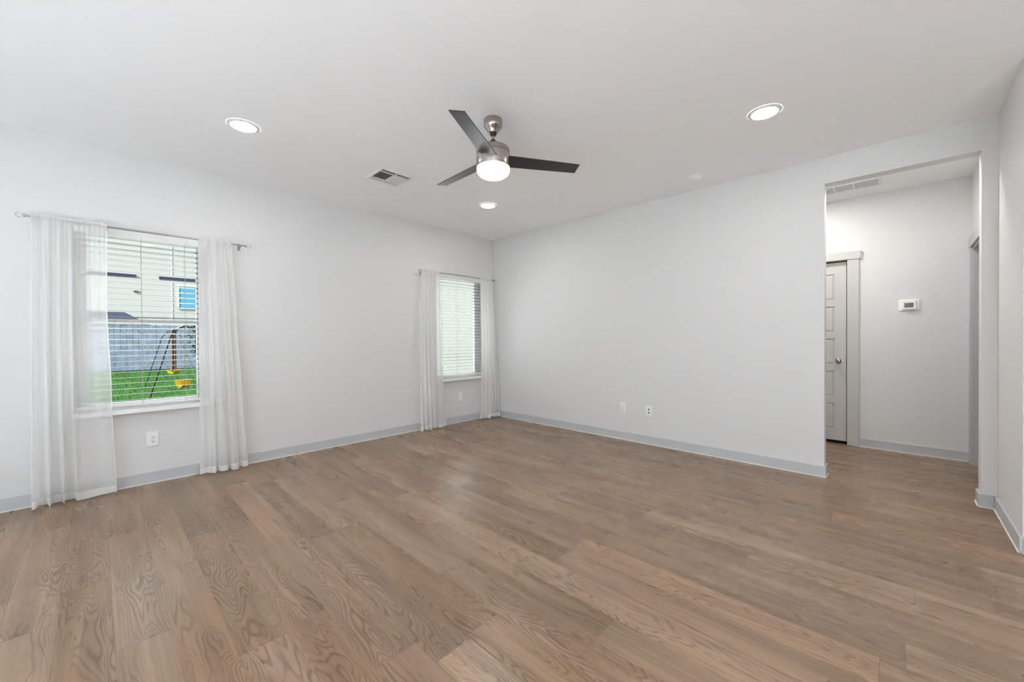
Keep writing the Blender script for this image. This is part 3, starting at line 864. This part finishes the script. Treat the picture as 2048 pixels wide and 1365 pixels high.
# wooden fence
fn = thing('backyard_fence', (-20.5, -2, GZ), 'weathered blue grey board fence at the end of the lawn', 'fence')
y = -12.0; bay = 0
while y < 8.0:
    bm = B(); yy = y
    while yy < y + 2.4 - 0.01:
        h = 1.90 + gr.uniform(-0.02, 0.02)
        box(bm, -20.52, -20.50, yy + 0.006, yy + 0.194, GZ + 0.03, h); yy += 0.2
    part('board_panel', bm, M['fence'], fn)
    bm = B()
    for z in (0.1, 0.85, 1.6): box(bm, -20.57, -20.521, y, y + 2.4, z, z + 0.09)
    part('rail', bm, M['fence_dark'], fn)
    part('post', bx(-20.66, -20.571, y - 0.045, y + 0.045, GZ, 1.9), M['fence_dark'], fn)
    y += 2.4
# neighbouring house
nh = thing('neighbour_house', (-25, 0, GZ), 'cream sided house behind the fence with a blue window', 'house')
bm = B(); box(bm, -33, -25, -14, 7, GZ, 12.6)
part('siding_wall', bm, M['siding_cream'], nh)
bm = B()
for p in [((-24.3, -14.8, 12.5), (-24.3, 7.8, 12.5), (-29, 7.8, 15.5), (-29, -14.8, 15.5)), ((-33.7, -14.8, 12.5), (-33.7, 7.8, 12.5), (-29, 7.8, 15.5), (-29, -14.8, 15.5)),
          ((-24.3, -14.8, 12.4), (-24.3, 7.8, 12.4), (-33.7, 7.8, 12.4), (-33.7, -14.8, 12.4))]:
    bm.faces.new([bm.verts.new(q) for q in p])
part('roof', bm, M['shingle'], nh)
bm = B()
for a in ((-1.12, -1.05, 3.0, 4.34), (-0.30, -0.23, 3.0, 4.34), (-1.05, -0.30, 4.27, 4.34), (-1.05, -0.30, 3.0, 3.06)): box(bm, -24.999, -24.975, *a)
wf = part('window_frame', bm, M['house_trim'], nh)
part('pane', bx(-24.999, -24.985, -1.05, -0.30, 3.06, 4.27), M['cyan'], wf)
part('wall_vent', bx(-24.999, -24.98, -2.945, -2.75, 3.80, 3.915), M['strip'], nh)
part('slate_band', bx(-24.999, -24.975, -4.7, -2.84, 4.60, 4.74), M['strip'], nh)
part('slate_band', bx(-24.999, -24.975, -1.91, 0.6, 4.60, 4.75), M['strip'], nh)
part('downspout', bx(-24.999, -24.992, -1.40, -1.33, GZ, 12.3), M['house_trim'], nh)
# shed with a grey hip roof
sh = thing('garden_shed', (-23, -4.6, GZ), 'low shed with a grey hip roof behind the fence', 'shed')
part('shed_wall', bx(-24.3, -22.2, -6.8, -2.75, GZ, 1.95), M['fence'], sh)
bm = B(); e = [(-22.0, -7.1, 1.93), (-22.0, -2.45, 1.93), (-24.5, -2.45, 1.93), (-24.5, -7.1, 1.93)]; rg_ = [(-23.25, -6.2, 2.66), (-23.25, -3.45, 2.66)]
ev = [bm.verts.new(p) for p in e]; rv = [bm.verts.new(p) for p in rg_]
bm.faces.new([ev[0], ev[1], rv[1], rv[0]]); bm.faces.new([ev[1], ev[2], rv[1]]); bm.faces.new([ev[2], ev[3], rv[0], rv[1]]); bm.faces.new([ev[3], ev[0], rv[0]]); bm.faces.new(ev[::-1])
part('shed_roof', bm, M['shingle'], sh)
# swing set with two yellow seats
sw = thing('swing_set', (-8.0, -2.97, GZ), 'small metal swing set with two yellow seats on the lawn', 'swing set')
bx0, bx1, by0, by1, bz = -5.75, -11.2, -3.09, -2.76, 1.50
bm = B(); tube(bm, [(bx0 + .1, by0, bz), (bx1 - .1, by1, bz)], 0.024, 10); part('top_bar', bm, M['whitepipe'], sw, smooth=True)
for (xx, yc) in ((bx0, by0), (bx1, by1)):
    for s, mt in ((-1, M['darkpipe']), (1, M['whitepipe'])):
        bm = B(); tube(bm, [(xx, yc, bz), (xx, yc + s * 0.10, bz - 0.06), (xx, yc + s * 0.22, bz - 0.2), (xx, yc + s * 0.62, GZ)], 0.012, 10)
        part('leg', bm, mt, sw, smooth=True)
def seat(x, y, z, w, h, strap, mat):
    bm = B()
    pts = [(-w / 2, h), (-w / 2 + 0.02, 0.04), (-w / 2 + 0.06, 0.0), (w / 2 - 0.06, 0.0), (w / 2 - 0.02, 0.04), (w / 2, h)]
    for a, b in zip(pts[:-1], pts[1:]):
        v = []
        for yy in (y - 0.07, y + 0.07):
            v += [bm.verts.new((x + a[0] * 0.4, yy + a[0] * 0.9, z + a[1])), bm.verts.new((x + b[0] * 0.4, yy + b[0] * 0.9, z + b[1]))]
        bm.faces.new([v[0], v[1], v[3], v[2]])
    s_ = part('swing_seat', bm, M['yellow'], sw)
    md = s_.modifiers.new('thick', 'SOLIDIFY'); md.thickness = 0.02
    bm = B()
    for dy in (-w * 0.0 - 0.03, w * 0.0 + 0.03): tube(bm, [(x, y + dy, z + 0.05), (x, y + dy * 0.9, bz)], strap, 8)
    part('hanger', bm, mat, sw)
seat(-10.38, -2.81, 0.26, 0.20, 0.10, 0.032, M['bark'])
seat(-6.47, -3.05, 0.20, 0.15, 0.16, 0.004, M['bark'])
# shrub by the fence
pl = thing('garden_shrub', (-18, -1.0, GZ), 'dark green shrub in front of the fence', 'shrub')
bm = B()
for k in range(4): tube(bm, [(-18, -1.0, GZ), (-18 + gr.uniform(-.2, .2), -1.0 + gr.uniform(-.3, .3), 0.9), (-18 + gr.uniform(-.4, .4), -1.0 + gr.uniform(-.5, .5), 1.7)], 0.015, 6)
part('stem', bm, M['bark'], pl)
bm = B()
for _ in range(700):
    c = Vector((-18 + gr.gauss(0, .28), -0.95 + gr.gauss(0, .30), gr.uniform(0.45, 1.85)))
    a = Vector((gr.uniform(-1, 1), gr.uniform(-1, 1), gr.uniform(-.4, .8))).normalized(); b = a.cross(Vector((gr.uniform(-1, 1), gr.uniform(-1, 1), 1))).normalized()
    L, w = 0.09, 0.03
    bm.faces.new([bm.verts.new(q) for q in (c - a * L, c + b * w, c + a * L, c - b * w)])
part('foliage', bm, M['leaf'], pl)
